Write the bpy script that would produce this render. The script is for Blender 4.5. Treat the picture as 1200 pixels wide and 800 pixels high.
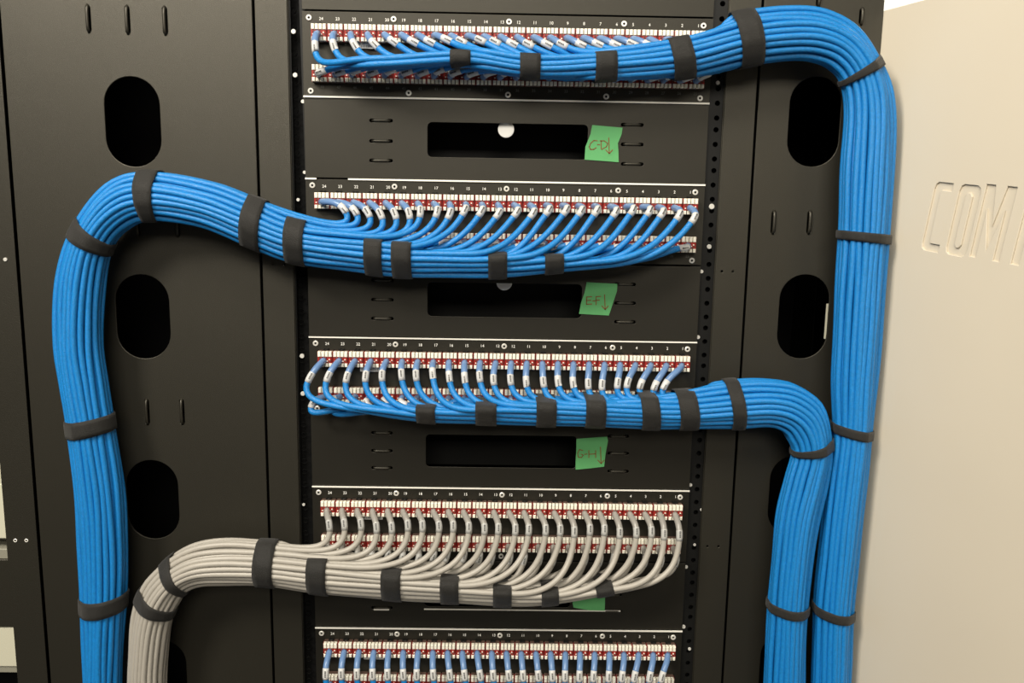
import bpy, math, random
from mathutils import Vector
random.seed(7)
for o in list(bpy.data.objects): bpy.data.objects.remove(o)
sc = bpy.context.scene; COL = sc.collection

# ------------------------------------------------------------------ camera
CAM = Vector((-.003, -.9662, .1541)); PITCH, YAW, ROLL, F = .1597, .0132, .0164, 1000.
fw = Vector((math.sin(YAW)*math.cos(PITCH), math.cos(YAW)*math.cos(PITCH), -math.sin(PITCH)))
r0 = Vector((math.cos(YAW), -math.sin(YAW), 0)); u0 = r0.cross(fw)
RT = r0*math.cos(ROLL)+u0*math.sin(ROLL); UP = u0*math.cos(ROLL)-r0*math.sin(ROLL)
cd = bpy.data.cameras.new('camera'); cam = bpy.data.objects.new('camera', cd); COL.objects.link(cam)
cd.sensor_width = 36; cd.lens = F/1200*36; cd.clip_start = .01
from mathutils import Matrix
M = Matrix.Identity(4)
for i in range(3):
    M[i][0] = RT[i]; M[i][1] = UP[i]; M[i][2] = -fw[i]; M[i][3] = CAM[i]
cam.matrix_world = M; sc.camera = cam

def ray(px, py): return (fw + RT*((px-600)/F) - UP*((py-400)/F))
def W(px, py, Y=0.):
    """world point on the plane y=Y seen at that place of the 1200x800 photograph"""
    d = ray(px, py); return CAM + d*((Y-CAM.y)/d.y)

# ------------------------------------------------------------------ light
w = bpy.data.worlds.new('World'); sc.world = w; w.use_nodes = True
w.node_tree.nodes['Background'].inputs[0].default_value = (1, .93, .84, 1)
w.node_tree.nodes['Background'].inputs[1].default_value = .07
def area(name, loc, target, sx, sy, power, col):
    l = bpy.data.lights.new(name, 'AREA'); l.shape = 'RECTANGLE'; l.size = sx; l.size_y = sy
    l.energy = power; l.color = col
    o = bpy.data.objects.new(name, l); COL.objects.link(o); o.location = loc
    o.rotation_euler = (Vector(target)-Vector(loc)).to_track_quat('-Z', 'Y').to_euler()
area('ceiling_lamp_main', (-.35, -1.3, 1.85), (-.05, -.1, .0), 1.2, .6, 36, (1, .93, .80))
area('added_wall_light', (1.3, 1.1, 1.9), (1.1, 1.6, .4), 1.0, .5, 45, (1, .97, .92))  # added lamp, only there to brighten the back wall
area('ceiling_lamp_side', (-1.3, -1.6, 1.5), (.4, 0, 0), .5, .5, 55, (1, .93, .82))
area('added_sheen_light', (.1, -4.6, 2.15), (0, 0, .2), 2.4, 1.2, 104, (1, .93, .80))  # added behind the camera for a sheen gradient on the black plates
sc.view_settings.view_transform = 'Standard'; sc.view_settings.look = 'None'
sc.view_settings.exposure = 0; sc.view_settings.gamma = 1; sc.view_settings.use_curve_mapping = False

# ------------------------------------------------------------------ materials
def mat(name, col, rough=.5, metal=0, spec=.5, noise=None, bump=None, alpha=None, sheen=0):
    m = bpy.data.materials.new(name); m.use_nodes = True; nt = m.node_tree; b = nt.nodes['Principled BSDF']
    b.inputs['Base Color'].default_value = (*col, 1); b.inputs['Roughness'].default_value = rough
    b.inputs['Metallic'].default_value = metal; b.inputs['Specular IOR Level'].default_value = spec
    if sheen: b.inputs['Sheen Weight'].default_value = sheen
    tc = nt.nodes.new('ShaderNodeTexCoord')
    if noise:
        sc_, amt = noise
        n = nt.nodes.new('ShaderNodeTexNoise'); n.inputs['Scale'].default_value = sc_; n.inputs['Detail'].default_value = 3
        nt.links.new(tc.outputs['Object'], n.inputs['Vector'])
        r = nt.nodes.new('ShaderNodeMapRange'); r.inputs[3].default_value = 1-amt; r.inputs[4].default_value = 1+amt
        nt.links.new(n.outputs[0], r.inputs[0])
        mx = nt.nodes.new('ShaderNodeVectorMath'); mx.operation = 'SCALE'; mx.inputs[0].default_value = col
        nt.links.new(r.outputs[0], mx.inputs['Scale']); nt.links.new(mx.outputs[0], b.inputs['Base Color'])
    if bump:
        sc_, st, dist = bump
        n = nt.nodes.new('ShaderNodeTexNoise'); n.inputs['Scale'].default_value = sc_; n.inputs['Detail'].default_value = 2
        nt.links.new(tc.outputs['Object'], n.inputs['Vector'])
        bp = nt.nodes.new('ShaderNodeBump'); bp.inputs['Strength'].default_value = st; bp.inputs['Distance'].default_value = dist
        nt.links.new(n.outputs[0], bp.inputs['Height']); nt.links.new(bp.outputs[0], b.inputs['Normal'])
    if name.startswith('black_p'): b.inputs['Specular Tint'].default_value = (1, .95, .82, 1)
    if alpha is not None: b.inputs['Alpha'].default_value = alpha
    return m
BLACK = mat('black_powder_coat', (.013, .0118, .0082), .45, 0, .72, (9, .12), (1500, .35, .0006))
BLACK2 = mat('black_panel_paint', (.0075, .0068, .005), .45, 0, .58, (14, .1), (1800, .3, .0005))
RAIL = mat('black_rail_steel', (.006, .006, .0055), .45, 0, .3)
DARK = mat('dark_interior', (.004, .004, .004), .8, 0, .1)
SILVER = mat('silver_and_lip_highlight', (.95, .92, .84), .3, .1)  # pale silver, carries the lip highlights in its colour
NICKEL = mat('nickel_screw_or_light_dot', (.85, .83, .77), .3, .4)
WHITE = mat('white_print', (.9, .89, .85), .5)
GREYPRINT = mat('grey_print', (.13, .13, .12), .6)
IVORY = mat('ivory_plastic', (.90, .86, .73), .35)
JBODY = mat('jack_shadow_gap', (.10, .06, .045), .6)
RED = mat('red_plastic', (.36, .026, .020), .4)
BLUE = mat('blue_cable_jacket', (.008, .205, .56), .38, 0, .5, (420, .28), (1000, .7, .0009))
GREY = mat('grey_cable_jacket', (.385, .36, .315), .42, 0, .5, (160, .08), (900, .2, .0005))
CLEAR_B = mat('clear_wrap_on_blue', (.13, .235, .44), .3)
CLEAR_G = mat('clear_wrap_on_grey', (.30, .285, .26), .3)
LABEL = mat('white_label_wrap', (.58, .58, .57), .4)
INK = mat('label_ink', (.08, .08, .08), .6)
STRAP = mat('black_hook_and_loop', (.0115, .0105, .0085), .58, 0, .42, (300, .25), (1400, .8, .001), sheen=.1)
TAPE = mat('green_painters_tape', (.12, .41, .15), .6, 0, .3, (60, .06))
BROWN = mat('brown_marker', (.22, .07, .02), .7)
BEIGE = mat('beige_cabinet_paint', (.655, .59, .475), .5, 0, .3, (7, .03), (1200, .1, .0003))
CREAM = mat('cream_plastic', (.56, .54, .42), .5)
CREAMSH = mat('grey_cream_plastic', (.25, .24, .19), .5)
WALLM = mat('white_wall_paint', (.85, .83, .78), .8)

# ------------------------------------------------------------------ mesh helpers
class MB:
    def __init__(s): s.v = []; s.f = []; s.m = []; s.mi = 0; s.sm = []
    def add(s, v, f, smooth=False):
        b = len(s.v); s.v += [tuple(p) for p in v]; s.f += [tuple(i+b for i in q) for q in f]
        s.m += [s.mi]*len(f); s.sm += [smooth]*len(f)
    def box(s, x0, x1, y0, y1, z0, z1, c=0):
        if c <= 0:
            v = [(x, y, z) for x in (x0, x1) for y in (y0, y1) for z in (z0, z1)]
            s.add(v, [(0, 1, 3, 2), (4, 6, 7, 5), (0, 4, 5, 1), (2, 3, 7, 6), (0, 2, 6, 4), (1, 5, 7, 3)]); return
        # front (y0) face chamfered all round
        v = [(x0, y1, z0), (x1, y1, z0), (x1, y1, z1), (x0, y1, z1),
             (x0, y0+c, z0), (x1, y0+c, z0), (x1, y0+c, z1), (x0, y0+c, z1),
             (x0+c, y0, z0+c), (x1-c, y0, z0+c), (x1-c, y0, z1-c), (x0+c, y0, z1-c)]
        f = [(3, 2, 1, 0), (8, 9, 10, 11)]
        for i in range(4):
            j = (i+1) % 4; f += [(i, j, 4+j, 4+i), (4+i, 4+j, 8+j, 8+i)]
        s.add(v, f)
    def tube(s, pts, r, n=8, caps=True, smooth=True, radii=None):
        pts = [Vector(p) for p in pts]; N = len(pts); v = []
        t = (pts[1]-pts[0]).normalized()
        a = Vector((0, 0, 1)) if abs(t.z) < .9 else Vector((1, 0, 0)); a = (a-t*a.dot(t)).normalized()
        for i in range(N):
            t2 = (pts[min(i+1, N-1)]-pts[max(i-1, 0)]).normalized()
            a = (a-t2*a.dot(t2)).normalized(); b = t2.cross(a)
            rr = radii[i] if radii else r
            for k in range(n):
                q = 2*math.pi*k/n; v.append(pts[i]+a*(rr*math.cos(q))+b*(rr*math.sin(q)))
        f = [(i*n+k, i*n+(k+1) % n, (i+1)*n+(k+1) % n, (i+1)*n+k) for i in range(N-1) for k in range(n)]
        if caps: f += [tuple(range(n))[::-1], tuple((N-1)*n+k for k in range(n))]
        s.add(v, f, smooth)
    def disc(s, c, r, h, n=16, inner=0, dz=None):
        """short cylinder / ring whose axis is Y, front at c.y-h"""
        x, y, z = c
        v = []; rs = [(r, y), (r, y-h*.7), (r*.85, y-h)] + ([(inner*1.05, y-h), (inner, y-h*.7), (inner, y)] if inner else [])
        for rr, yy in rs:
            for k in range(n):
                q = 2*math.pi*k/n; v.append((x+rr*math.cos(q), yy, z+rr*math.sin(q)))
        f = [(i*n+k, i*n+(k+1) % n, (i+1)*n+(k+1) % n, (i+1)*n+k) for i in range(len(rs)-1) for k in range(n)]
        if not inner: f.append(tuple((len(rs)-1)*n+k for k in range(n)))
        s.add(v, f, False)
    def mesh(s, name, mats, org=(0, 0, 0)):
        me = bpy.data.meshes.new(name); ox, oy, oz = org
        me.from_pydata([(x-ox, y-oy, z-oz) for x, y, z in s.v], [], s.f)
        for m in (mats if isinstance(mats, (list, tuple)) else [mats]): me.materials.append(m)
        me.polygons.foreach_set('material_index', s.m); me.polygons.foreach_set('use_smooth', s.sm)
        me.update(); return me
def link(name, me, parent=None, loc=None):
    o = bpy.data.objects.new(name, me); COL.objects.link(o)
    if parent is not None: o.parent = parent
    if loc is not None: o.location = loc
    return o
def tag(o, label=None, cat=None, group=None, kind=None):
    for k, v in (('label', label), ('category', cat), ('group', group), ('kind', kind)):
        if v: o[k] = v
    return o
def wloc(o):
    p = Vector(o.location)
    while o.parent: o = o.parent; p = p+Vector(o.location)
    return p
def thing(name, label, cat, loc, group=None):
    return tag(link(name, None, None, loc), label, cat, group)
def part(name, mb, mats, parent, org=None):
    """verts are given in world space; origin of the part = org (world)"""
    pw = wloc(parent); org = Vector(org) if org is not None else pw
    return link(name, mb.mesh(name, mats, org), parent, org-pw)
def top(name, mb, mats, org, label, cat, group=None, kind=None):
    return tag(link(name, mb.mesh(name, mats, org), None, Vector(org)), label, cat, group, kind)

def plate(outer, holes, y_front, thick, bevel=0):
    """flat sheet in the XZ plane with real holes; returns MB"""
    cu = bpy.data.curves.new('tmp', 'CURVE'); cu.dimensions = '2D'; cu.fill_mode = 'BOTH'
    cu.extrude = thick/2-bevel; cu.bevel_depth = bevel; cu.bevel_resolution = 1; cu.offset = -bevel
    for loop in [outer]+holes:
        sp = cu.splines.new('POLY'); sp.points.add(len(loop)-1); sp.use_cyclic_u = True
        for p, (a, b) in zip(sp.points, loop): p.co = (a, b, 0, 1)
    ob = bpy.data.objects.new('tmp', cu); COL.objects.link(ob)
    dg = bpy.context.evaluated_depsgraph_get(); me = bpy.data.meshes.new_from_object(ob.evaluated_get(dg))
    mb = MB(); mb.add([(v.co.x, y_front+thick/2-v.co.z, v.co.y) for v in me.vertices], [tuple(p.vertices) for p in me.polygons])
    bpy.data.objects.remove(ob); bpy.data.curves.remove(cu); bpy.data.meshes.remove(me)
    return mb
def rect(x0, x1, z0, z1): return [(x0, z0), (x1, z0), (x1, z1), (x0, z1)]
def rrect(x0, x1, z0, z1, r, n=6):
    out = []
    for cx, cz, a0 in ((x1-r, z1-r, 0), (x0+r, z1-r, 90), (x0+r, z0+r, 180), (x1-r, z0+r, 270)):
        for k in range(n+1):
            q = math.radians(a0+90*k/n); out.append((cx+r*math.cos(q), cz+r*math.sin(q)))
    return out
def circ(x, z, r, n=12): return [(x+r*math.cos(2*math.pi*k/n), z+r*math.sin(2*math.pi*k/n)) for k in range(n)]
def text_mb(mb, txt, x, y, z, size, depth=.0003, bold=0):
    cu = bpy.data.curves.new('t', 'FONT'); cu.body = txt; cu.size = size; cu.align_x = 'CENTER'; cu.align_y = 'CENTER'
    cu.extrude = depth/2; cu.resolution_u = 2; cu.offset = bold
    ob = bpy.data.objects.new('t', cu); COL.objects.link(ob)
    dg = bpy.context.evaluated_depsgraph_get(); me = bpy.data.meshes.new_from_object(ob.evaluated_get(dg))
    v = [(q.co.x, q.co.z, q.co.y) for q in me.vertices]; f = [tuple(p.vertices) for p in me.polygons]
    bpy.data.objects.remove(ob); bpy.data.curves.remove(cu); bpy.data.meshes.remove(me)
    mb.add([(a+x, y-b, c+z) for a, b, c in v], f)

U4 = .1778; HW = .2225; PH = .0885
def ztop(k): return (3-k)*U4
ZT, ZB = .62, -.66
JX0, JP = -.2117, .01775
def jx(i): return JX0+(i+.5)*JP          # i = 0 at the left (port 24)
ROW1, ROW2, ROWH = .0142, .0562, .0185    # top of the two jack rows under the panel's top edge
JD = .011

# ------------------------------------------------------------------ setting
mb = MB(); mb.box(-.3, 2.6, 1.6, 1.64, -1.2, 2.2)
link('wall_back', mb.mesh('wall_back', WALLM))['kind'] = 'structure'

# ------------------------------------------------------------------ rack
xs = lambda a, b, Y=0: (W(a[0], a[1], Y).x+W(b[0], b[1], Y).x)/2
SL = xs((297, 0), (320, 800)); SLI = xs((336.6, 0), (355, 800))
SRI = xs((844, 200), (813, 800)); SR = xs((892, 0), (849, 800))
FL = xs((1.5, 45), (55.5, 800)); NE = xs((2, 567), (18, 782))
RE = xs((1037, 0), (1033, 66))
rack = thing('server_rack', 'black open server rack uprights with perforated mounting rails behind the patch panels', 'server rack', (0, .1, ZB))
for side, (a, b) in ((-1, (SL+.0017, SLI)), (1, (SRI, SR-.0017))):
    holes = []
    pts = [(320, 310), (333, 310)] if side < 0 else [(846, 318), (859, 318), (829, 640), (842, 640)]
    for p in pts:
        q = W(*p); holes.append(circ(q.x, q.z, .0014))
    part('upright', plate(rect(a, b, ZB, ZT), holes, .0, .002, .0004), BLACK, rack)
    s = MB()
    s.box(min(a, b) if side < 0 else b-.0016, a+.0016 if side < 0 else max(a, b), .002, .09, ZB, ZT)
    ia = b if side < 0 else a
    s.box(ia-.0008, ia+.0008, .002, .03, ZB, ZT)
    part('upright_side', s, BLACK, rack)
    # perforated rail
    hs = []; z = ZB+.01; i = 0
    hx = side*.2325
    while z < ZT-.01:
        hs.append(circ(hx, z, .0030, 10)); z += .015875 if i % 3 else .0127; i += 1
    x0, x1 = (SLI+.0008, -.212) if side < 0 else (.212, SRI-.0008)
    s = MB(); s.box(x0-.006 if side < 0 else x0+.012, x1-.012 if side < 0 else x1+.006, .0125, .014, ZB, ZT); part('rail_light_block', s, DARK, rack)  # dark sheet added to stop light leaking through the rail holes
    part('mounting_rail', plate(rect(x0, x1, ZB, ZT), hs, .0042, .002, 0), RAIL, rack)
hole_lights = [(344, 37, 1), (346, 88, 1), (355, 119, .8), (357, 202, .7), (354, 417, 1), (355, 461, 1), (356, 591, .6),
       (834, 242, 1.2), (831, 289, 1), (822, 318, .8), (818, 395, .8), (809, 568, .8), (814, 638, .6), (804, 664, .8), (801, 734, .9), (808, 760, .7),
       (824, 184, .7), (349.5, 234, .7), (841, 97, .8), (822, 597, .6)]
for px, py, k in hole_lights:  # pale discs put in for light showing through the rail holes
    p = W(px, py, .004); s = MB(); s.disc((p.x, .0046, p.z), .0023*k+.0004, .0016, 12)
    part('screw_or_light_dot', s, NICKEL, rack, (p.x, .0046, p.z))
s = MB(); s.box(-.25, .25, .40, .404, ZB, ZT); s.box(-.25, -.246, .09, .40, ZB, ZT); s.box(.246, .25, .09, .40, ZB, ZT)
s.box(-.25, .25, .01, .40, ZT-.004, ZT)
part('added_rear_dark_sheet', s, DARK, rack)  # dark sheets added so the openings look black

# vertical cable-manager plates with oval openings
def vbridge(x, z, h, parent, vertical=True, yf=0.):
    s = MB(); n = 8; pts = []
    for k in range(n+1):
        q = k/n; off = (q-.5)*(h+(.004 if vertical else .0005))
        d = (-.0022 if vertical else -.0010)*math.sin(math.pi*q)**.4 if 0 < q < 1 else .0010
        pts.append((x, yf+d, z+off) if vertical else (x+off, yf+d, z))
    s.tube(pts, .0018 if vertical else .0012, 8)
    return part('tie_loop', s, BLACK, parent, (x, yf, z))
def vplate(label, x0, x1, ovals, loops, ow, oh, dots=()):
    t = thing('cable_manager_plate', label, 'cable manager', ((x0+x1)/2, .004, ZB), 'vertical cable manager plates')
    holes = []; L = []
    for px, py in ovals:
        c = W(px, py, .003); holes.append(rrect(c.x-ow/2, c.x+ow/2, c.z-oh/2, c.z+oh/2, ow/2-.0005, 8))
    for px, py0, py1 in loops:
        a = W(px, py0, .003); b = W(px, py1, .003); h = a.z-b.z; L.append((a.x, (a.z+b.z)/2, h))
        holes.append(rrect(a.x-.0025, a.x+.0025, b.z-.0016, a.z+.0016, .0024, 4))
    part('face', plate(rect(x0, x1, ZB, ZT), holes, .002, .002, .0006), BLACK, t)
    for x, z, h in L: vbridge(x, z, h, t, True, .002)
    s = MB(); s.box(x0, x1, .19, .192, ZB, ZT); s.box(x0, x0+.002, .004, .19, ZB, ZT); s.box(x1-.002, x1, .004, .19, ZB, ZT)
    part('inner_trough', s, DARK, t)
    return t
lp = vplate('wide black cable manager plate with oval openings, left of the patch panels', FL+.0016, SL-.0017,
            [(156, 143), (168, 371), (179.5, 585), (190, 792), (150, -95)],
            [(103, 8, 36), (149, 9, 38), (193, 10, 39), (207, 240, 275), (160, 240, 275), (172, 469, 495), (213, 469, 495)], .0605, .0965)
rp = vplate('narrow black cable manager plate with oval openings, right of the patch panels', SR+.0017, RE,
            [(954, 143), (941, 371), (929, 580), (917, 785)],
            [(907, 249, 272), (949, 249, 272), (1010, 12, 27), (960, -12, 6)], .0570, .0970)
# a pale bar standing in for light at the right rim of the second oval, and the seam inside the manager
s = MB(); p = W(967, 143, .12); s.box(p.x, p.x+.0012, .11, .19, ZB, ZT)
part('inner_rib', s, RAIL, rp)
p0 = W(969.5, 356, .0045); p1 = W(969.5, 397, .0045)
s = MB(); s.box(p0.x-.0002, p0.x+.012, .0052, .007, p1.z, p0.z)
part('rim_light_bar', s, CREAM, rp)

# neighbouring rack at the far left
t = thing('neighbouring_rack', 'black strip of the neighbouring rack at the left edge of the photo', 'server rack', ((NE+FL)/2, .004, ZB))
hl = []
for p in ((18, 633), (31, 633)):
    q = W(*p, .001); hl.append(circ(q.x, q.z, .0015))
part('upright', plate(rect(NE, FL-.0016, ZB, ZT), hl, .001, .002, .0003), BLACK, t)
s = MB(); s.box(NE-.25, FL, .10, .102, ZB, ZT); s.box(NE, NE+.002, .003, .1, ZB, ZT); part('back', s, DARK, t)
s = MB(); q = W(6.5, 304, .001); s.disc((q.x, .0012, q.z), .0022, .0014); part('screw_or_light_dot', s, NICKEL, t, (q.x, .001, q.z))
for p in ((18, 633), (31, 633)):
    q = W(*p, .001); s = MB(); s.disc((q.x, .0012, q.z), .0022, .0008, 12, .0013); part('eyelet', s, SILVER, t, (q.x, .001, q.z))
def dev(label, ya, yb, yc):
    a = W(5, ya, .006).z; b = W(5, yb, .006).z; c = W(5, yc, .006).z
    t = thing('rack_device', label, 'rack device', (NE-.1, .03, c), 'cream devices in the neighbouring rack')
    s = MB(); s.box(NE-.2, NE-.0008, .006, .09, b, a, .001); part('housing', s, CREAM, t)
    s = MB(); s.box(NE-.2, NE-.0008, .008, .09, c, b-.0003, .0008); part('lower_lip', s, CREAMSH, t)
dev('tall cream device at the left edge, upper of the two cream fronts', 567, 631, 632.5)
dev('cream device in the bottom left corner with grey lip', 735, 781, 789)
a = W(5, 643, .006).z; b = W(5, 655, .006).z
s = MB(); s.box(NE-.2, NE-.0008, .006, .09, b, a, .001)
top('rack_blank', s, CREAMSH, (NE-.1, .03, b), 'thin grey-cream strip at the left edge, under the tall cream device', 'rack device')
a = W(5, 655.6, .004).z; b = W(5, 734.5, .004).z; s = MB(); s.box(NE-.2, NE-.0008, .004, .09, b, a, .0006)
top('rack_blank', s, BLACK, (NE-.1, .03, b), 'dark blank front at the left edge between the two cream fronts', 'blank panel')

# beige cabinet side with recessed letters, standing right of the rack
th = math.radians(20.5)
ex = Vector((math.sin(th), -math.cos(th), 0))      # along the face, toward the camera
en = Vector((-math.cos(th), -math.sin(th), 0))     # face normal, toward the camera side
CO = Vector((RE-.003, .012, 0))
def cab_uv(px, py):
    d = ray(px, py); t_ = (CO-CAM).dot(en)/d.dot(en); p = CAM+d*t_; return (p-CO).dot(ex), p.z
CTOP = (cab_uv(1040, 12)[1]+cab_uv(1078, 0.5)[1])/2
def cab_map(m, dep0=0):
    # m verts: x along face, y depth(+ = into cabinet), z up
    m.v = [tuple(CO+ex*x-en*(y+dep0)+Vector((0, 0, z))) for x, y, z in m.v]; return m
def stroke_letter(kind, x, z, wd, h, t_, sh):
    c = .22*wd
    def P(l): return [(x+a*wd+sh*(b*h), z+b*h+sl*(a*wd)) for a, b in l]
    sl = -.10
    tx = t_/wd; tz = t_/h*.9
    if kind == 'C':
        return [P([(1, 1), (.2, 1), (.06, .97), (0, .9), (0, .1), (.06, .03), (.2, 0), (1, 0), (1, tz), (.32+tx*.3, tz), (tx, tz+.06), (tx, 1-tz-.06), (.32+tx*.3, 1-tz), (1, 1-tz)])]
    if kind == 'O':
        o = P([(.2, 1), (.8, 1), (.94, .97), (1, .9), (1, .1), (.94, .03), (.8, 0), (.2, 0), (.06, .03), (0, .1), (0, .9), (.06, .97)])
        i = P([(tx, tz+.05), (tx+.1, tz), (.9-tx, tz), (1-tx, tz+.05), (1-tx, .95-tz), (.9-tx, 1-tz), (tx+.1, 1-tz), (tx, .95-tz)])
        return [o, i]
    if kind == 'M':
        s_ = tx*.8
        return [P([(0, 0), (0, 1), (s_*1.5, 1), (.5, .45), (1-s_*1.5, 1), (1, 1), (1, 0), (1-s_, 0), (1-s_, .68), (.5, .12), (s_, .68), (s_, 0)])]
    if kind == 'P':
        return [P([(0, 0), (0, 1), (.8, 1), (.94, .97), (1, .9), (1, .5), (.94, .43), (.8, .4), (tx, .4), (tx, 0)]),
                P([(tx, .4+tz), (.9-tx, .4+tz), (1-tx, .45+tz), (1-tx, .95-tz), (.9-tx, 1-tz), (tx, 1-tz)])]
cab = thing('beige_cabinet', 'beige metal cabinet side with sunken letters standing right of the black rack', 'cabinet', (CO.x+.2, CO.y-.2, ZB))
LH = .078
hz = []
for kind, lpx, lpy, wd in (('C', 1079, 292, .022), ('O', 1107, 297, .025), ('M', 1136, 300, .033), ('P', 1184, 309, .026)):
    u, z = cab_uv(lpx, lpy); h = .0695
    hz += stroke_letter(kind, u, z, wd, h, .0085, .16)
face = plate(rect(0, .42, ZB, CTOP), hz, 0, .0020, .0006)
part('side_face', cab_map(face), BEIGE, cab)
s = MB(); s.box(0, .42, .0020, .30, ZB, CTOP); part('body', cab_map(s), BEIGE, cab)

# ------------------------------------------------------------------ patch panels
jb = MB()
tz0 = 0
x = -JP/2+.0003; wdt = JP-.0006
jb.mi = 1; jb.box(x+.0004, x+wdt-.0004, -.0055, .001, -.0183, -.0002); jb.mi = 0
def teeth(n, wt, z0, z1, y, c):
    tot = wdt-.0014; g = (tot-n*wt)/(n-1)
    for k in range(n):
        a = x+.0007+k*(wt+g); jb.box(a, a+wt, y, -.005, z0, z1, c)
teeth(4, .0033, -.0064, -.0004, -JD, .0005)
teeth(4, .0031, -.0180, -.0138, -JD, .0005)
jb.mi = 2; jb.box(x, x+.0004, -JD+.0028, -.002, -.0182, -.0006); jb.box(x+wdt-.0004, x+wdt, -JD+.0028, -.002, -.0182, -.0006)
jm = jb.mesh('jack', [IVORY, JBODY, RED])
rb = MB(); rb.box(x+.0008, x+wdt-.0008, -.0096, -.005, -.0138, -.0065, .0004)
for k in range(5): rb.box(x+.0016+k*.0032, x+.0022+k*.0032, -.0105, -.0090, -.0137, -.0066)
rb.mi = 1
rb.mi = 2
for k, (dx, dz) in enumerate(((.0034, -.0084), (.0048, -.0124), (.0098, -.0080), (.0128, -.0125), (.0150, -.0108))):
    rb.box(x+dx-.0006, x+dx+.0006, -.0108, -.0090, dz-.0005, dz+.0007)
rb.mi = 1
for k, (dx, dz) in enumerate(((.0026, -.0112), (.0060, -.0104), (.0114, -.0112), (.0138, -.0094))):
    rb.box(x+dx-.0007, x+dx+.0007, -.0107, -.0090, dz-.0006, dz+.0006)
rm = rb.mesh('red_terminal_block', [RED, IVORY, JBODY])
ORD = ['topmost', 'second', 'third', 'fourth', 'bottom']
PN = ['topmost patch panel', 'second patch panel from the top', 'third patch panel from the top', 'fourth patch panel from the top', 'bottom patch panel']
PL = ['black patch panel topmost in the rack, numbered ports half under the blue bundle',
      'black patch panel second from the top, blue cables sweeping left from its ports',
      'black patch panel third from the top, blue cables dropping to the right',
      'black patch panel with grey cables, fourth from the top',
      'black patch panel at the bottom edge, blue cables hanging straight down']
for k in range(1, 6):
    zt = ztop(k)
    t = thing('patch_panel', PL[k-1], 'patch panel', (0, 0, zt-PH), '48 port patch panels')
    o1 = rect(JX0-.0004, JX0+24*JP+.0004, zt-ROW1-ROWH, zt-ROW1)
    o2 = rect(JX0-.0004, JX0+24*JP+.0004, zt-ROW2-ROWH, zt-ROW2)
    part('faceplate', plate(rect(-HW, HW, zt-PH, zt), [o1, o2], .0, .0016, .0002), BLACK2, t)
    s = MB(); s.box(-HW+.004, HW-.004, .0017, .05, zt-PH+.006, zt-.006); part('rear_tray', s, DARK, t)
    s = MB()      # the dark bracket standing proud between and round the jack rows
    for zz in (ROW1, ROW2):
        for i in range(24):
            cx = jx(i); s = MB(); s.box(cx-.0032, cx+.0032, -.0045, .0, zt-zz+.0001, zt-zz+.0011, .0005); s.box(cx-.0028, cx-.0012, -.0052, .0, zt-zz+.0006, zt-zz+.0018)
            s.box(cx+.0012, cx+.0028, -.0052, .0, zt-zz+.0006, zt-zz+.0018)
            if zz == ROW1: part('latch', s, RAIL, t)
    s = MB()
    if k == 1: s.box(-HW, HW, -.0016, .0004, zt-PH-.0016, zt-PH+.0002)
    elif k == 2: s.box(-HW, -HW+.0125, -.0016, .0004, zt-.0004, zt+.0014); s.box(-HW+.0475, HW, -.0016, .0004, zt-.0004, zt+.0014)
    else: s.box(-HW, HW, -.0014, .0004, zt-.0003, zt+.0011)  # reflection along the panel lip, built as a pale strip
    e = part('lip_highlight', s, SILVER, t); e['label'] = 'bright panel lip with the highlight in its colour'
    s = MB()
    for i in range(24): text_mb(s, str(24-i), jx(i)+.001, -.0002, zt-.0078+(.0006 if k > 2 else 0), .0046)
    part('port_numbering', s, WHITE, t)
    s = MB()
    for i in range(24): text_mb(s, str(48-i), jx(i)+.001, -.0002, zt-.0790, .0042)
    part('port_numbering', s, GREYPRINT, t)
    for fx, zz in ((.017, .0068), (.222, .0068), (.502, .0072), (.782, .0070), (.976, .0075), (.018, .0832), (.258, .0836), (.502, .0836), (.744, .0836), (.976, .0836)):
        if zz > .05 and k > 1 and fx in (.258, .744): continue
        cx = -HW+fx*2*HW; s = MB(); s.disc((cx, 0, zt-zz), .0032, .0012, 14, .0013)
        s.mi = 1; s.disc((cx, .0, zt-zz), .00135, .0004, 8); part('screw_or_light_dot', s, [NICKEL, DARK], t, (cx, 0, zt-zz))
    if k != 2:
        s = MB(); s.box(jx(2)+.0035, jx(3)+.010, -.0035, -.0025, zt-ROW1-ROWH-.0056, zt-ROW1-ROWH+.001)
        s.box(jx(2)+.004, jx(2)+.006, -.0025, .0, zt-ROW1-ROWH-.004, zt-ROW1-ROWH)
        s.mi = 1
        for q in range(12): s.box(jx(2)+.0050+q*.0018, jx(2)+.0058+q*.0018, -.0037, -.0034, zt-ROW1-ROWH-.0044, zt-ROW1-ROWH-.002)
        part('silver_label', s, [LABEL, GREYPRINT], t)
    for zz in (ROW1, ROW2):
        for i in range(24):
            j = link('jack', jm, t, Vector((jx(i), 0, zt-zz))-Vector(t.location)); link('red_terminal_block', rm, j, (0, 0, 0))

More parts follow.
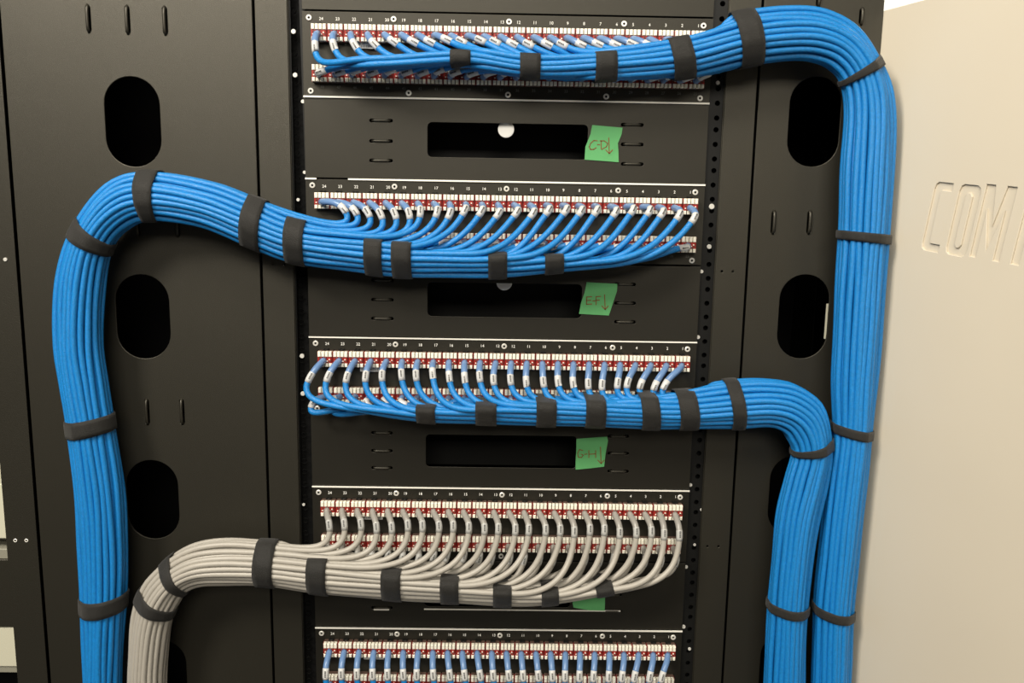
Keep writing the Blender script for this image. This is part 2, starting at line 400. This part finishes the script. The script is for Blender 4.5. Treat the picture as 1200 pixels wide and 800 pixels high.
# ------------------------------------------------------------------ blank panels with slots, tie loops, tape
def blank(idx, slot, loopsL, loopsR, disc, label):
    zt = ztop(idx)-PH-.002; zb = ztop(idx+1)+.0018
    t = thing('blank_panel', label, 'blank panel', (0, 0, zb), 'slotted blank panels between the patch panels')
    holes = []; br = []
    x0, y0, x1, y1 = slot; a = W(x0, y0, 0); b = W(x1, y1, 0)
    if a.z < zt-.004: holes.append(rrect(a.x, b.x, b.z, a.z, .005))
    for (xa, xb, ys) in (loopsL, loopsR):
        for y in ys:
            p = W(xa, y, 0); q = W(xb, y+(.3), 0)
            if p.z > zt-.004: continue
            for xx in (p.x, q.x): holes.append(rrect(xx-.0030, xx+.0030, p.z-.0019, p.z+.0018, .0017, 3))
            br.append(((p.x+q.x)/2, p.z, q.x-p.x))
    part('face', plate(rect(-HW, HW, zb, zt), holes, .0005, .0016, .0003), BLACK2, t)
    for x_, z_, h in br: vbridge(x_, z_, h, t, False, .0005)
    s = MB(); s.box(-HW+.004, HW-.004, .0022, .02, zt-.004, zt-.0015); s.box(-HW+.004, HW-.004, .0022, .02, zb+.0015, zb+.004)
    part('flange', s, RAIL, t)
    s = MB(); s.box(-HW+.004, HW-.004, .085, .087, zb+.001, zt-.001); part('added_slot_backing', s, RAIL, t)  # added backing, keeps the slot interior from going fully black
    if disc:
        p = W(disc[0], disc[1], .006); s = MB(); s.disc((p.x, .007, p.z), .0090, .0012, 24); s.box(p.x-.003, p.x+.003, .0024, .0066, p.z+.006, p.z+.010)  # white disc put in for a spot of light behind the slot
        o = part('light_disc', s, WHITE, t, (p.x, .006, p.z)); o['label'] = 'round white disc standing in for light at the slot top'
    return t
blank(0, (501, -60, 690, -25), (436, 459, ()), (729, 753, ()), None, 'black blank panel at the top edge above the topmost patch panel')
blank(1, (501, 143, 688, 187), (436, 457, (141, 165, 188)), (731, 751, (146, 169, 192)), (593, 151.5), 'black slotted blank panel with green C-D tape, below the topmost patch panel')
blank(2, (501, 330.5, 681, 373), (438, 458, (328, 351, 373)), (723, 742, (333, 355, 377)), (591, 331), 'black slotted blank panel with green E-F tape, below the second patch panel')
blank(3, (499, 509, 675, 549), (438, 457, (507, 528, 548)), (715, 734, (511, 531, 552)), None, 'black slotted blank panel with green G-H tape, below the third patch panel')
b4 = blank(4, (497, 676, 668, 712), (438, 457, (670, 692, 712)), (708, 726, (675, 697, 716)), None, 'black slotted blank panel below the patch panel with grey cables')
for x0, x1, y0, y1, hh in ((497, 727, 708.5, 715.5, .0008), (438, 456, 713.3, 713.8, .0009)):
    a = W(x0, y0, 0); b = W(x1, y1, 0)
    s = MB(); s.box(a.x, b.x, -.0008, .0006, b.z-hh, b.z+hh*.5 if hh < .001 else b.z+hh)
    part('lip_highlight', s, SILVER, b4)  # highlight on the slot lip, built as a pale strip
blank(5, (497, 860, 668, 890), (438, 457, ()), (708, 726, ()), None, 'black blank panel below the bottom patch panel')

def stroke(mb, pts, y, r=.0008):
    for (a, b), (c, d) in zip(pts[:-1], pts[1:]):
        L = math.hypot(c-a, d-b) or 1e-6; nx, nz = -(d-b)/L*r, (c-a)/L*r; ex_, ez = (c-a)/L*r*.6, (d-b)/L*r*.6
        mb.add([(a-ex_-nx, y, b-ez-nz), (c+ex_-nx, y, d+ez-nz), (c+ex_+nx, y, d+ez+nz), (a-ex_+nx, y, b-ez+nz)], [(0, 1, 2, 3)])
def tape(outline, strokes, label, y=-.0002):
    pts = [W(px, py, y) for px, py in outline]; c = sum(pts, Vector())/len(pts)
    s = MB(); n = len(pts); YF = y-.00035
    s.add([(p.x, YF-.0002*math.sin(i*2.1), p.z) for i, p in enumerate(pts)]+[(p.x, y, p.z) for p in pts],
          [tuple(range(n))[::-1], tuple(range(n, 2*n))]+[(i, (i+1) % n, n+(i+1) % n, n+i) for i in range(n)])
    o = top('tape_label', s, TAPE, (c.x, y, c.z), label, 'tape', 'green tape labels on the blank panels')
    if strokes:
        m = MB()
        for st in strokes: stroke(m, [(W(a, b, YF).x, W(a, b, YF).z) for a, b in st], YF-.0004, .00048)
        part('handwriting', m, BROWN, o)
    return o
arrow = lambda x, y0, y1, s=5: [[(x, y0), (x+.6, y1)], [(x-s+1, y1-s), (x+.6, y1), (x+s, y1-s)]]
C_ = [(700, 165), (696, 164.5), (692, 168), (690.5, 172), (692, 175), (695.5, 175), (698.5, 173)]
tape([(694, 146.5), (711, 148), (729.5, 149.5), (728.5, 157), (724, 168), (724.7, 177), (725, 190), (706, 188.5), (685, 187), (686, 172), (692, 157)],
     [C_, [(700, 169.5), (703, 169.5)], [(704.5, 165), (704.5, 174.5)], [(703, 165), (708, 165), (712, 168), (710.5, 172), (705, 175)]] + arrow(713.3, 161.5, 180, 4.5),
     'green tape with C-D and an arrow, under the topmost patch panel')
tape([(687.5, 330.5), (705, 331.5), (723.5, 332.5), (723, 341), (718, 356), (713.5, 369.5), (695, 368.5), (678.5, 367.5), (681, 354), (685, 343)],
     [[(693.5, 347.5), (687.5, 347.8), (687.3, 356.5), (693.5, 356)], [(687.5, 352), (692.5, 351.6)], [(694.5, 352.5), (697.5, 352.3)], [(698.5, 357), (698.5, 347.5), (704, 347)], [(698.5, 351.8), (702.5, 351.4)]] + arrow(708.5, 345, 362.5, 4.2),
     'green tape with E-F and an arrow, under the second patch panel')
tape([(675.5, 514), (694, 512.5), (711.5, 511.5), (712.5, 516), (709.5, 532), (708, 546.5), (691, 548.5), (674.5, 550), (674.5, 540), (675.3, 527)],
     [[(683, 527.5), (679, 526.5), (676.8, 531), (677.8, 535.5), (681.5, 535.8), (683.5, 533), (681, 531.8)], [(685, 532), (688, 531.7)],
      [(690, 527.5), (690, 536)], [(698, 527.5), (698, 536)], [(690, 532), (698, 531.5)]] + arrow(703.7, 523.5, 543, 4.2),
     'green tape with G-H and an arrow, under the third patch panel')
tape([(668, 690), (690, 690), (709, 690), (709, 704), (708.5, 716), (692, 715), (672, 711.5)], [],
     'green tape scrap peeking out below the grey cable bundle')

# ------------------------------------------------------------------ cable bundles
PITCHC = .0068; RC = .00345
ROWS = [3, 5, 6, 7, 7, 7, 6, 4, 3]
def catmull(P, n):
    out = []; N = len(P)
    for i in range(N-1):
        p0, p1, p2, p3 = P[max(i-1, 0)], P[i], P[i+1], P[min(i+2, N-1)]
        for k in range(n):
            t = k/n; t2 = t*t; t3 = t2*t
            out.append(.5*((2*p1)+(p2-p0)*t+(2*p0-5*p1+4*p2-p3)*t2+(3*p1-p0-3*p2+p3)*t3))
    out.append(P[-1]); return out
class Bundle:
    def __init__(s, st, Yc, flip):
        L = catmull([W(a, b, Yc) for a, b, c, d in st], 24); U = catmull([W(c, d, Yc) for a, b, c, d in st], 24)
        mid = [(a+b)/2 for a, b in zip(L, U)]
        # resample by arc length of the mid line
        acc = [0]
        for a, b in zip(mid[:-1], mid[1:]): acc.append(acc[-1]+(b-a).length)
        ds = .006; n = int(acc[-1]/ds); s.L = []; s.U = []; j = 0
        for i in range(n+1):
            q = min(i*ds, acc[-1]-1e-9)
            while acc[j+1] < q: j += 1
            t = (q-acc[j])/(acc[j+1]-acc[j]); s.L.append(L[j].lerp(L[j+1], t)); s.U.append(U[j].lerp(U[j+1], t))
        s.n = len(s.L); s.mid = [(a+b)/2 for a, b in zip(s.L, s.U)]
    def at(s, arr, q):
        q = max(0, min(s.n-1.001, q)); i = int(q); return arr[i].lerp(arr[i+1], q-i)
    def frame(s, q):
        l, u = s.at(s.L, q), s.at(s.U, q); N = (u-l); T = N.length; N = N/T; m = (l+u)/2; d = m-CAM
        # the section is deep as well as wide, so from the side more of its depth shows
        return m, N, T-2*abs(d.dot(N)/d.y)*.0085-.0016
    def tan(s, q): return (s.at(s.mid, q+.5)-s.at(s.mid, q-.5)).normalized()
    def pos(s, q, row, v, wob=(0, 0)):
        m, N, T = s.frame(q)
        off = ((row)/8-.5)*(T-2*RC)
        a = .0005*math.sin(q*.11+wob[0])+.0003*math.sin(q*.31+wob[1]); b = .0005*math.cos(q*.09+wob[1])
        return m+N*(off+a)+Vector((0, v+b, 0))
    def find_x(s, X, q0=0):
        for i in range(int(q0), s.n-1):
            if (s.mid[i].x-X)*(s.mid[i+1].x-X) <= 0: return i+(X-s.mid[i].x)/(s.mid[i+1].x-s.mid[i].x+1e-12)
        return q0
    def nearest(s, p): return min(range(s.n), key=lambda i: (s.mid[i]-p).length)
def bez(p0, p1, p2, p3, n):
    out = []
    for k in range(n):
        t = k/n; a = 1-t; out.append(p0*a**3+p1*(3*a*a*t)+p2*(3*a*t*t)+p3*t**3)
    return out
def arc_slice(pts, a, b):
    """points of polyline between arc lengths a and b"""
    out = []; acc = 0
    for p, q in zip(pts[:-1], pts[1:]):
        l = (q-p).length
        if l < 1e-9: continue
        if acc+l >= a and not out: out.append(p.lerp(q, max(0, (a-acc)/l)))
        if out:
            if acc+l >= b: out.append(p.lerp(q, (b-acc)/l)); return out
            out.append(q.copy())
        acc += l
    return out
WORDS = 'zero one two three four five six seven eight nine ten eleven twelve thirteen fourteen fifteen sixteen seventeen eighteen nineteen twenty'.split()
def word(n): return WORDS[n] if n <= 20 else 'twenty-'+WORDS[n-20]
PSH = ['topmost patch panel', 'second patch panel', 'third patch panel', 'grey-cabled patch panel', 'bottom patch panel']
def cable_label(color, i, lower, panel):
    if lower: return '%s cable from the lower row beneath port %s of the %s' % (color, word(24-i), PSH[panel-1])
    return '%s cable leaving port %s in the upper row of the %s' % (color, word(24-i), PSH[panel-1])
def make_cable(pts, la, matj, matc, label, group, lower=False, lablen=.0115, r=RC):
    org = pts[0]; m = MB(); m.tube(pts, r, 9)
    o = top('network_cable', m, matj, org, label, 'cable', group)
    c = MB(); seg = arc_slice(pts, 0, la+.001)
    if len(seg) > 2: c.tube(seg, r+.00025, 9); part('clear_wrap', c, matc, o)
    seg = arc_slice(pts, la, la+lablen)
    if len(seg) > 2:
        c = MB(); c.tube(seg, r+.0004, 10)
        c.mi = 1; mid = seg[len(seg)//2]; tn = (seg[-1]-seg[0]).normalized()
        # a short line of print lying along the label, facing out of the rack
        side = tn.cross(Vector((0, -1, 0))); side = side.normalized() if side.length > .1 else Vector((1, 0, 0))
        nn = side.cross(tn).normalized(); nn = nn if nn.y < 0 else -nn
        for k in range(5):
            cc = mid+nn*(r+.0002)+tn*((k-2)*.0015); a = tn*.0005; b = side*.0008; d = nn*.0004
            v = [cc-a-b-d, cc+a-b-d, cc+a+b-d, cc-a+b-d, cc-a-b+d, cc+a-b+d, cc+a+b+d, cc-a+b+d]
            c.add(v, [(0, 3, 2, 1), (4, 5, 6, 7), (0, 1, 5, 4), (1, 2, 6, 5), (2, 3, 7, 6), (3, 0, 4, 7)])
        lb = part('label_sleeve', c, [LABEL if matj is BLUE else LABEL_G, INK], o); lb['label'] = 'pale printed label sleeve'
    return o
LABEL_G = mat('pale_label_wrap_on_grey', (.45, .45, .43), .4)

def slots_bottom_up():
    rows = []
    for r, n in enumerate(ROWS):
        vs = [((k-(n-1)/2)*PITCHC) for k in range(n)]      # negative = front
        rows.append([(r, v) for v in vs])
    return rows
def assign_sweep():
    """pairs (upper, lower) in joining order, filling from the bottom row"""
    flat = []
    for row in slots_bottom_up(): 
        row = row[:]; k = 0
        while row:
            flat.append(row.pop(0) if k % 2 == 0 else row.pop(-1)); k += 1
    up, lo = [], []
    for i in range(24):
        a, b = flat[2*i], flat[2*i+1]
        if a[1] > b[1]: a, b = b, a
        up.append(a); lo.append(b)
    return up, lo
def assign_mid():
    rows = slots_bottom_up(); up = []; lo = []
    for r in range(4, 9): up += rows[r]
    for r in range(3, -1, -1): lo += rows[r]
    lo += up[23:]; lo = lo[:24]; up = up[:24]
    return up, lo

def build_bundle(panel, stations, direction, D, lab, mat_j, mat_c, color, straps, strapname, assign='sweep', Yc=-.039, rowsname='', DL=None, r=RC):
    """direction +1: cables leave to the right (port 24 joins first); -1 to the left (port 1 joins first)"""
    B = Bundle(stations, Yc, 1); up, lo = assign_sweep() if assign == 'sweep' else assign_mid()
    zt = ztop(panel); joined = []
    group = '%s cables of the %s' % (color, PN[panel-1])
    rnd = random.Random(panel)
    for k in range(24):
        i = k if direction > 0 else 23-k          # jack index from the left
        for lower in (False, True):
            row, v = (lo if lower else up)[k]
            f = i/23.
            wob = (rnd.uniform(0, 6), rnd.uniform(0, 6))
            X = jx(i)-.001
            d = D(f, lower)+rnd.uniform(-.010, .010)
            qj = B.find_x(X+direction*d)
            P0 = Vector((X, -.0085, zt-(ROW2 if lower else ROW1)-.0105))
            dx, dz, tx, tz, depth = lab(f, lower)
            jt = .0030 if panel == 2 else .0019
            dx += rnd.uniform(-jt, jt); dz += rnd.uniform(-.0022, .0018)
            Lp = P0+Vector((dx, -depth, dz)); tl = Vector((tx, -.15, tz)).normalized()
            d1 = (Lp-P0).length
            pts = bez(P0, P0+Vector((dx*.15, -d1*.45, dz*.12)), Lp-tl*(d1*.4), Lp, 9)
            J = B.pos(qj, row, v, wob); tj = B.tan(qj); d2 = (J-Lp).length
            pts += bez(Lp, Lp+tl*(d2*lab.h1), J-tj*(d2*lab.h2), J, 18)
            q = qj
            while q < B.n-1.01: pts.append(B.pos(q, row, v, wob)); q += 1
            la = sum((b-a).length for a, b in zip(pts[:8], pts[1:9]))-.004
            num = 24-i if not lower else 48-i
            make_cable(pts, la, mat_j, mat_c, cable_label(color, i, lower, panel), group, lower, r=r)
            joined.append((qj, row, v, wob))
    for n_, (px, py, wd, tilt, lb) in enumerate(straps):
        qs = B.nearest(W(px, py, Yc)); h = wd/2/.006
        pres = [c for c in joined if c[0] <= qs+4] or joined[:2]
        loops = []
        steps = 5; nn = 40
        for st in range(steps):
            q = qs-h+2*h*st/(steps-1)
            m, N, T = B.frame(q); tg = B.tan(q)
            pts2 = []
            for (_, row, v, wob) in pres:
                p = B.pos(q, row, v, wob)-m; a, b = p.dot(N), p.y
                for e in range(14):
                    an = e*2*math.pi/14; pts2.append((a+(r+.0008)*math.cos(an), b+(r+.0008)*math.sin(an)))
            hull = convex(pts2); loop = resample(hull, nn)
            loops.append([(m, N, tg, a, b, tilt) for a, b in loop])
        sm = MB(); V = []; F_ = []
        for st, loop in enumerate(loops):
            cx = sum(p[3] for p in loop)/nn; cy = sum(p[4] for p in loop)/nn
            for ring in range(2):
                for (m, N, tg, a, b, ti) in loop:
                    dd = math.hypot(a-cx, b-cy) or 1; e = (.0012 if ring else 0.0)
                    if st in (0, steps-1) and ring: e = .0009
                    aa, bb = a+(a-cx)/dd*e, b+(b-cy)/dd*e
                    V.append(m+N*aa+Vector((0, bb, 0))+tg*(ti*aa))
        for st in range(steps-1):
            for k in range(nn):
                k2 = (k+1) % nn; b0 = st*2*nn; b1 = (st+1)*2*nn
                F_.append((b0+nn+k, b0+nn+k2, b1+nn+k2, b1+nn+k)); F_.append((b0+k2, b0+k, b1+k, b1+k2))
        for k in range(nn):
            k2 = (k+1) % nn; b0 = 0; b1 = (steps-1)*2*nn
            F_.append((b0+k, b0+k2, b0+nn+k2, b0+nn+k)); F_.append((b1+k2, b1+k, b1+nn+k, b1+nn+k2))
        sm.add(V, F_, True); c = sum(V, Vector())/len(V)
        o = top('hook_and_loop_strap', sm, STRAP, c, lb, 'strap', 'black straps round the '+strapname)
    return B
def convex(p):
    p = sorted(set(p))
    def half(p):
        h = []
        for q in p:
            while len(h) > 1 and (h[-1][0]-h[-2][0])*(q[1]-h[-2][1])-(h[-1][1]-h[-2][1])*(q[0]-h[-2][0]) <= 0: h.pop()
            h.append(q)
        return h
    a = half(p); b = half(p[::-1]); return a[:-1]+b[:-1]
def resample(h, n):
    # by angle about the centre, so that neighbouring loops correspond
    cx = (min(a for a, b in h)+max(a for a, b in h))/2; cy = (min(b for a, b in h)+max(b for a, b in h))/2; out = []
    for k in range(n):
        an = 2*math.pi*k/n; dx, dy = math.cos(an), math.sin(an); best = 0
        for (a, b), (c, d) in zip(h, h[1:]+h[:1]):
            ex_, ey = c-a, d-b; den = dx*ey-dy*ex_
            if abs(den) < 1e-12: continue
            t = ((a-cx)*ey-(b-cy)*ex_)/den; u = ((a-cx)*dy-(b-cy)*dx)/den
            if t > 0 and -1e-6 <= u <= 1+1e-6: best = max(best, t)
        out.append((cx+dx*best, cy+dy*best))
    return out
class Lab:
    def __init__(s, fn, h1=.35, h2=.45): s.fn = fn; s.h1 = h1; s.h2 = h2
    def __call__(s, f, lower): return s.fn(f, lower)
def lerp(f, *kp):
    for (a, va), (b, vb) in zip(kp[:-1], kp[1:]):
        if f <= b: return va+(vb-va)*(f-a)/(b-a)
    return kp[-1][1]

# top bundle: leaves to the right, turns down
S1 = [(352, 104, 352, 46), (440, 102, 440, 44), (540, 97, 540, 37), (620, 106, 620, 49), (705, 104, 704, 46), (805, 95, 790, 33), (878, 78, 865, 12),
      (930, 72, 922, 6), (958, 76, 967, 10), (974, 86, 1007, 31), (983, 102, 1036, 73), (986, 135, 1050, 116), (982, 200, 1051, 190), (980, 277, 1044, 284),
      (976, 360, 1038, 365), (972, 440, 1031, 445), (972, 500, 1024, 510), (965, 560, 1019, 565), (957, 640, 1010, 645), (951, 710, 1003, 718), (948, 800, 999, 802), (946, 900, 994, 900)]
build_bundle(1, S1, 1, lambda f, lo: (lerp(f, (0, .055), (.15, .065), (.4, .085), (1, .09)) if not lo else .065), Lab(lambda f, lo: (
    (lerp(f, (0, .002), (.08, .008), (.2, .016), (1, .016)), lerp(f, (0, -.019), (.1, -.014), (.25, -.010), (1, -.009)), lerp(f, (0, .1), (.2, 1), (1, 1)), lerp(f, (0, -1), (.2, -.5), (1, -.45)), .02) if not lo else
    (.008, .003, 1, .30, .014))),
    BLUE, CLEAR_B, 'blue',
    [(540, 75, .021, 0, 'small black strap, first from the left on the top blue bundle'),
     (622, 76, .021, 0, 'black strap second from the left on the top blue bundle'),
     (705, 73, .022, 0, 'black strap third from the left on the top blue bundle, over the patch panel'),
     (797, 62, .022, 0, 'black strap at the right end of the topmost patch panel'),
     (871, 45, .024, .0, 'wide black strap on the top blue bundle over the right upright'),
     (1009, 84, .009, 0, 'thin black strap at the top right bend of the blue bundle'),
     (1014, 279, .010, .0, 'thin black strap round the right vertical bundle, upper one'),
     (999, 507, .011, .0, 'thin black strap round the right vertical bundle beside the third bundle bend'),
     (977, 714, .011, .0, 'thin black strap low on the rightmost vertical blue bundle')], 'top blue bundle', 'mid')
# second bundle: leaves to the left, turns down
S2 = [(830, 291, 826, 233), (790, 302, 786, 243), (730, 313, 726, 254), (650, 321, 648, 260), (580, 326, 580, 264), (510, 326, 510, 264), (470, 325, 470, 264), (437, 322, 438, 260), (350, 311, 352, 250), (295, 292, 303, 231),
      (235, 268, 250, 211), (178, 259, 175, 199), (150, 270, 127, 212), (133, 294, 85, 262), (126, 335, 64, 322), (124, 400, 61, 400), (130, 450, 67, 450), (137, 495, 75, 499),
      (148, 570, 84, 575), (152, 640, 89, 645), (151, 705, 92, 710), (146, 800, 95, 802), (145, 900, 96, 900)]
build_bundle(2, S2, -1, lambda f, lo: (lerp(f, (0, .066), (.3, .078), (.7, .068), (.93, .068), (1, .10)) if not lo else .06), Lab(lambda f, lo: (
    (lerp(f, (0, .028), (.2, .012), (.3, .005), (.4, .001), (.8, .001), (1, .002)), lerp(f, (0, -.010), (.15, -.013), (.5, -.009), (.9, -.006), (1, -.014)), lerp(f, (0, .6), (.2, .3), (.3, -.3), (.5, -.8), (1, -.7)), -1, .024) if not lo else
    (-.008, -.002, -1, -.1, .014)), .35, .42),
    BLUE, CLEAR_B, 'blue',
    [(651, 309, .020, 0, 'small black strap nearest the right end of the second blue bundle'),
     (581, 309, .020, 0, 'black strap on the second blue bundle above the E-F slot'),
     (470, 306, .021, 0, 'black strap, right one of the close pair on the second blue bundle'),
     (438, 302, .019, 0, 'black strap, left one of the close pair on the second blue bundle'),
     (350, 281, .021, .0, 'black strap on the second blue bundle at the left mounting rail'),
     (299, 261, .021, .0, 'black strap on the second blue bundle over the left upright'),
     (177, 229, .019, .0, 'black strap at the crest of the left bend of the blue bundle'),
     (108, 279, .019, .0, 'black strap on the left bend where the blue bundle turns down'),
     (106, 496, .019, .1, 'black strap halfway down the left vertical blue bundle'),
     (121, 708, .020, 0, 'black strap low on the left vertical blue bundle')], 'second blue bundle')
# third bundle: leaves to the right, turns down inside the first one
S3 = [(345, 460, 345, 402), (390, 476, 390, 418), (440, 488, 440, 430), (497, 495, 497, 437), (567, 498, 567, 440), (640, 500, 640, 443), (697, 502, 697, 446), (762, 504, 757, 449), (809, 504, 803, 450), (866, 503, 858, 443),
      (900, 501, 900, 442), (917, 507, 935, 449), (924, 517, 965, 474), (926, 532, 977, 522), (917, 562, 973, 560), (907, 602, 963, 605), (902, 650, 955, 655), (897, 710, 949, 715), (893, 800, 946, 802), (890, 900, 944, 900)]
build_bundle(3, S3, 1, lambda f, lo: (lerp(f, (0, .060), (.2, .045), (.4, .05), (.8, .05), (1, .042)) if not lo else .045), Lab(lambda f, lo: (
    (lerp(f, (0, -.013), (.1, -.006), (.2, .0), (.7, .0), (.8, -.004), (1, -.022)), lerp(f, (0, -.018), (.2, -.014), (.3, -.012), (.5, -.018), (1, -.022)), lerp(f, (0, -.5), (.15, 0), (.2, .1), (.7, .15), (1, -.4)), -1, .022) if not lo else
    (lerp(f, (0, -.010), (.15, 0), (1, .006)), -.004, lerp(f, (0, -.5), (.15, .6), (1, 1)), lerp(f, (0, -1), (.2, -.2), (1, -.2)), .014)), .42, .45),
    BLUE, CLEAR_B, 'blue',
    [(497, 484, .021, 0, 'small black strap nearest the left end of the third blue bundle'),
     (568, 482, .023, 0, 'black strap second from the left on the third blue bundle'),
     (640, 481, .022, 0, 'black strap third from the left on the third blue bundle'),
     (697, 480, .022, 0, 'black strap fourth from the left on the third blue bundle, above G-H tape'),
     (757, 480, .020, 0, 'black strap fifth from the left on the third blue bundle'),
     (805, 479, .021, .0, 'black strap at the right end of the third patch panel'),
     (862, 473, .015, .0, 'narrow black strap on the third blue bundle over the right upright'),
     (951, 524, .010, 0, 'thin black strap under the bend of the third blue bundle'),
     (923, 713, .011, 0, 'thin black strap low on the inner of the two right blue bundles')], 'third blue bundle', Yc=-.040)
# grey bundle
S4 = [(815, 634, 770, 594), (800, 662, 768, 616), (765, 686, 742, 634), (708, 699, 695, 640), (645, 709, 643, 648), (588, 711, 588, 649), (528, 708, 528, 645), (461, 705, 461, 641), (376, 697, 376, 635), (313, 688, 313, 630),
      (262, 687, 262, 628), (236, 688, 222, 636), (219, 696, 190, 657), (208, 713, 166, 687), (202, 736, 154, 720), (199, 770, 149, 765), (198, 800, 147, 800), (197, 900, 146, 900)]
build_bundle(4, S4, -1, lambda f, lo: (lerp(f, (0, .075), (.3, .075), (.8, .066), (1, .058)) if not lo else .045), Lab(lambda f, lo: (
    (lerp(f, (0, .009), (.5, .006), (1, .003)), lerp(f, (0, -.012), (.5, -.013), (1, -.018)), lerp(f, (0, .1), (.5, -.1), (1, -.05)), -1, .024) if not lo else
    (0, -.010, -.3, -1, .016)), .42, .5),
    GREY, CLEAR_G, 'grey',
    [(709, 695, .019, 0, 'black strap at the right tip of the grey bundle above the green scrap'),
     (646, 699, .019, 0, 'black strap second from the right tip of the grey bundle'),
     (589, 697, .021, 0, 'black strap third from the right tip of the grey bundle'),
     (528, 690, .021, 0, 'black strap on the grey bundle, left of the shadowed gap under ports 15 and 16'),
     (461, 682, .022, 0, 'black strap on the grey bundle below ports 19 and 20'),
     (376, 671, .022, 0, 'black strap on the grey bundle at the left end of its patch panel'),
     (313, 661, .022, -.0, 'fuzzy black strap on the grey bundle over the left upright'),
     (205, 675, .012, 0, 'black strap on the upper part of the grey bend'),
     (182, 707, .015, .0, 'black strap on the lower part of the grey bend beside the blue bundle')], 'grey bundle', Yc=-.038, r=.0034)
# bottom panel: short cables hanging straight down
zt = ztop(5); rnd = random.Random(5)
for lower in (False, True):
    for i in range(24):
        f = i/23; P0 = Vector((jx(i)-.001, -.0085, zt-(ROW2 if lower else ROW1)-.0105))
        dx = lerp(f, (0, -.001), (.2, .001), (.4, .004), (.6, .003), (.8, -.003), (1, -.010))+rnd.uniform(-.0015, .0015)
        Lp = P0+Vector((dx, -(.022 if not lower else .013), -.021)); tl = Vector((dx*20+.05, -.1, -1)).normalized(); d1 = (Lp-P0).length
        pts = bez(P0, P0+Vector((dx*.2, -d1*.45, -.003)), Lp-tl*(d1*.4), Lp, 9)
        E_ = Vector((Lp.x+(.012 if f < .8 else -.004), Lp.y-.004, -.47)); pts += bez(Lp, Lp+tl*.025, E_+Vector((0, 0, .03)), E_, 14)+[E_]
        la = sum((b-a).length for a, b in zip(pts[:8], pts[1:9]))-.006
        make_cable(pts, la, BLUE, CLEAR_B, cable_label('blue', i, lower, 5), 'blue cables of the bottom patch panel', lower, .0125)
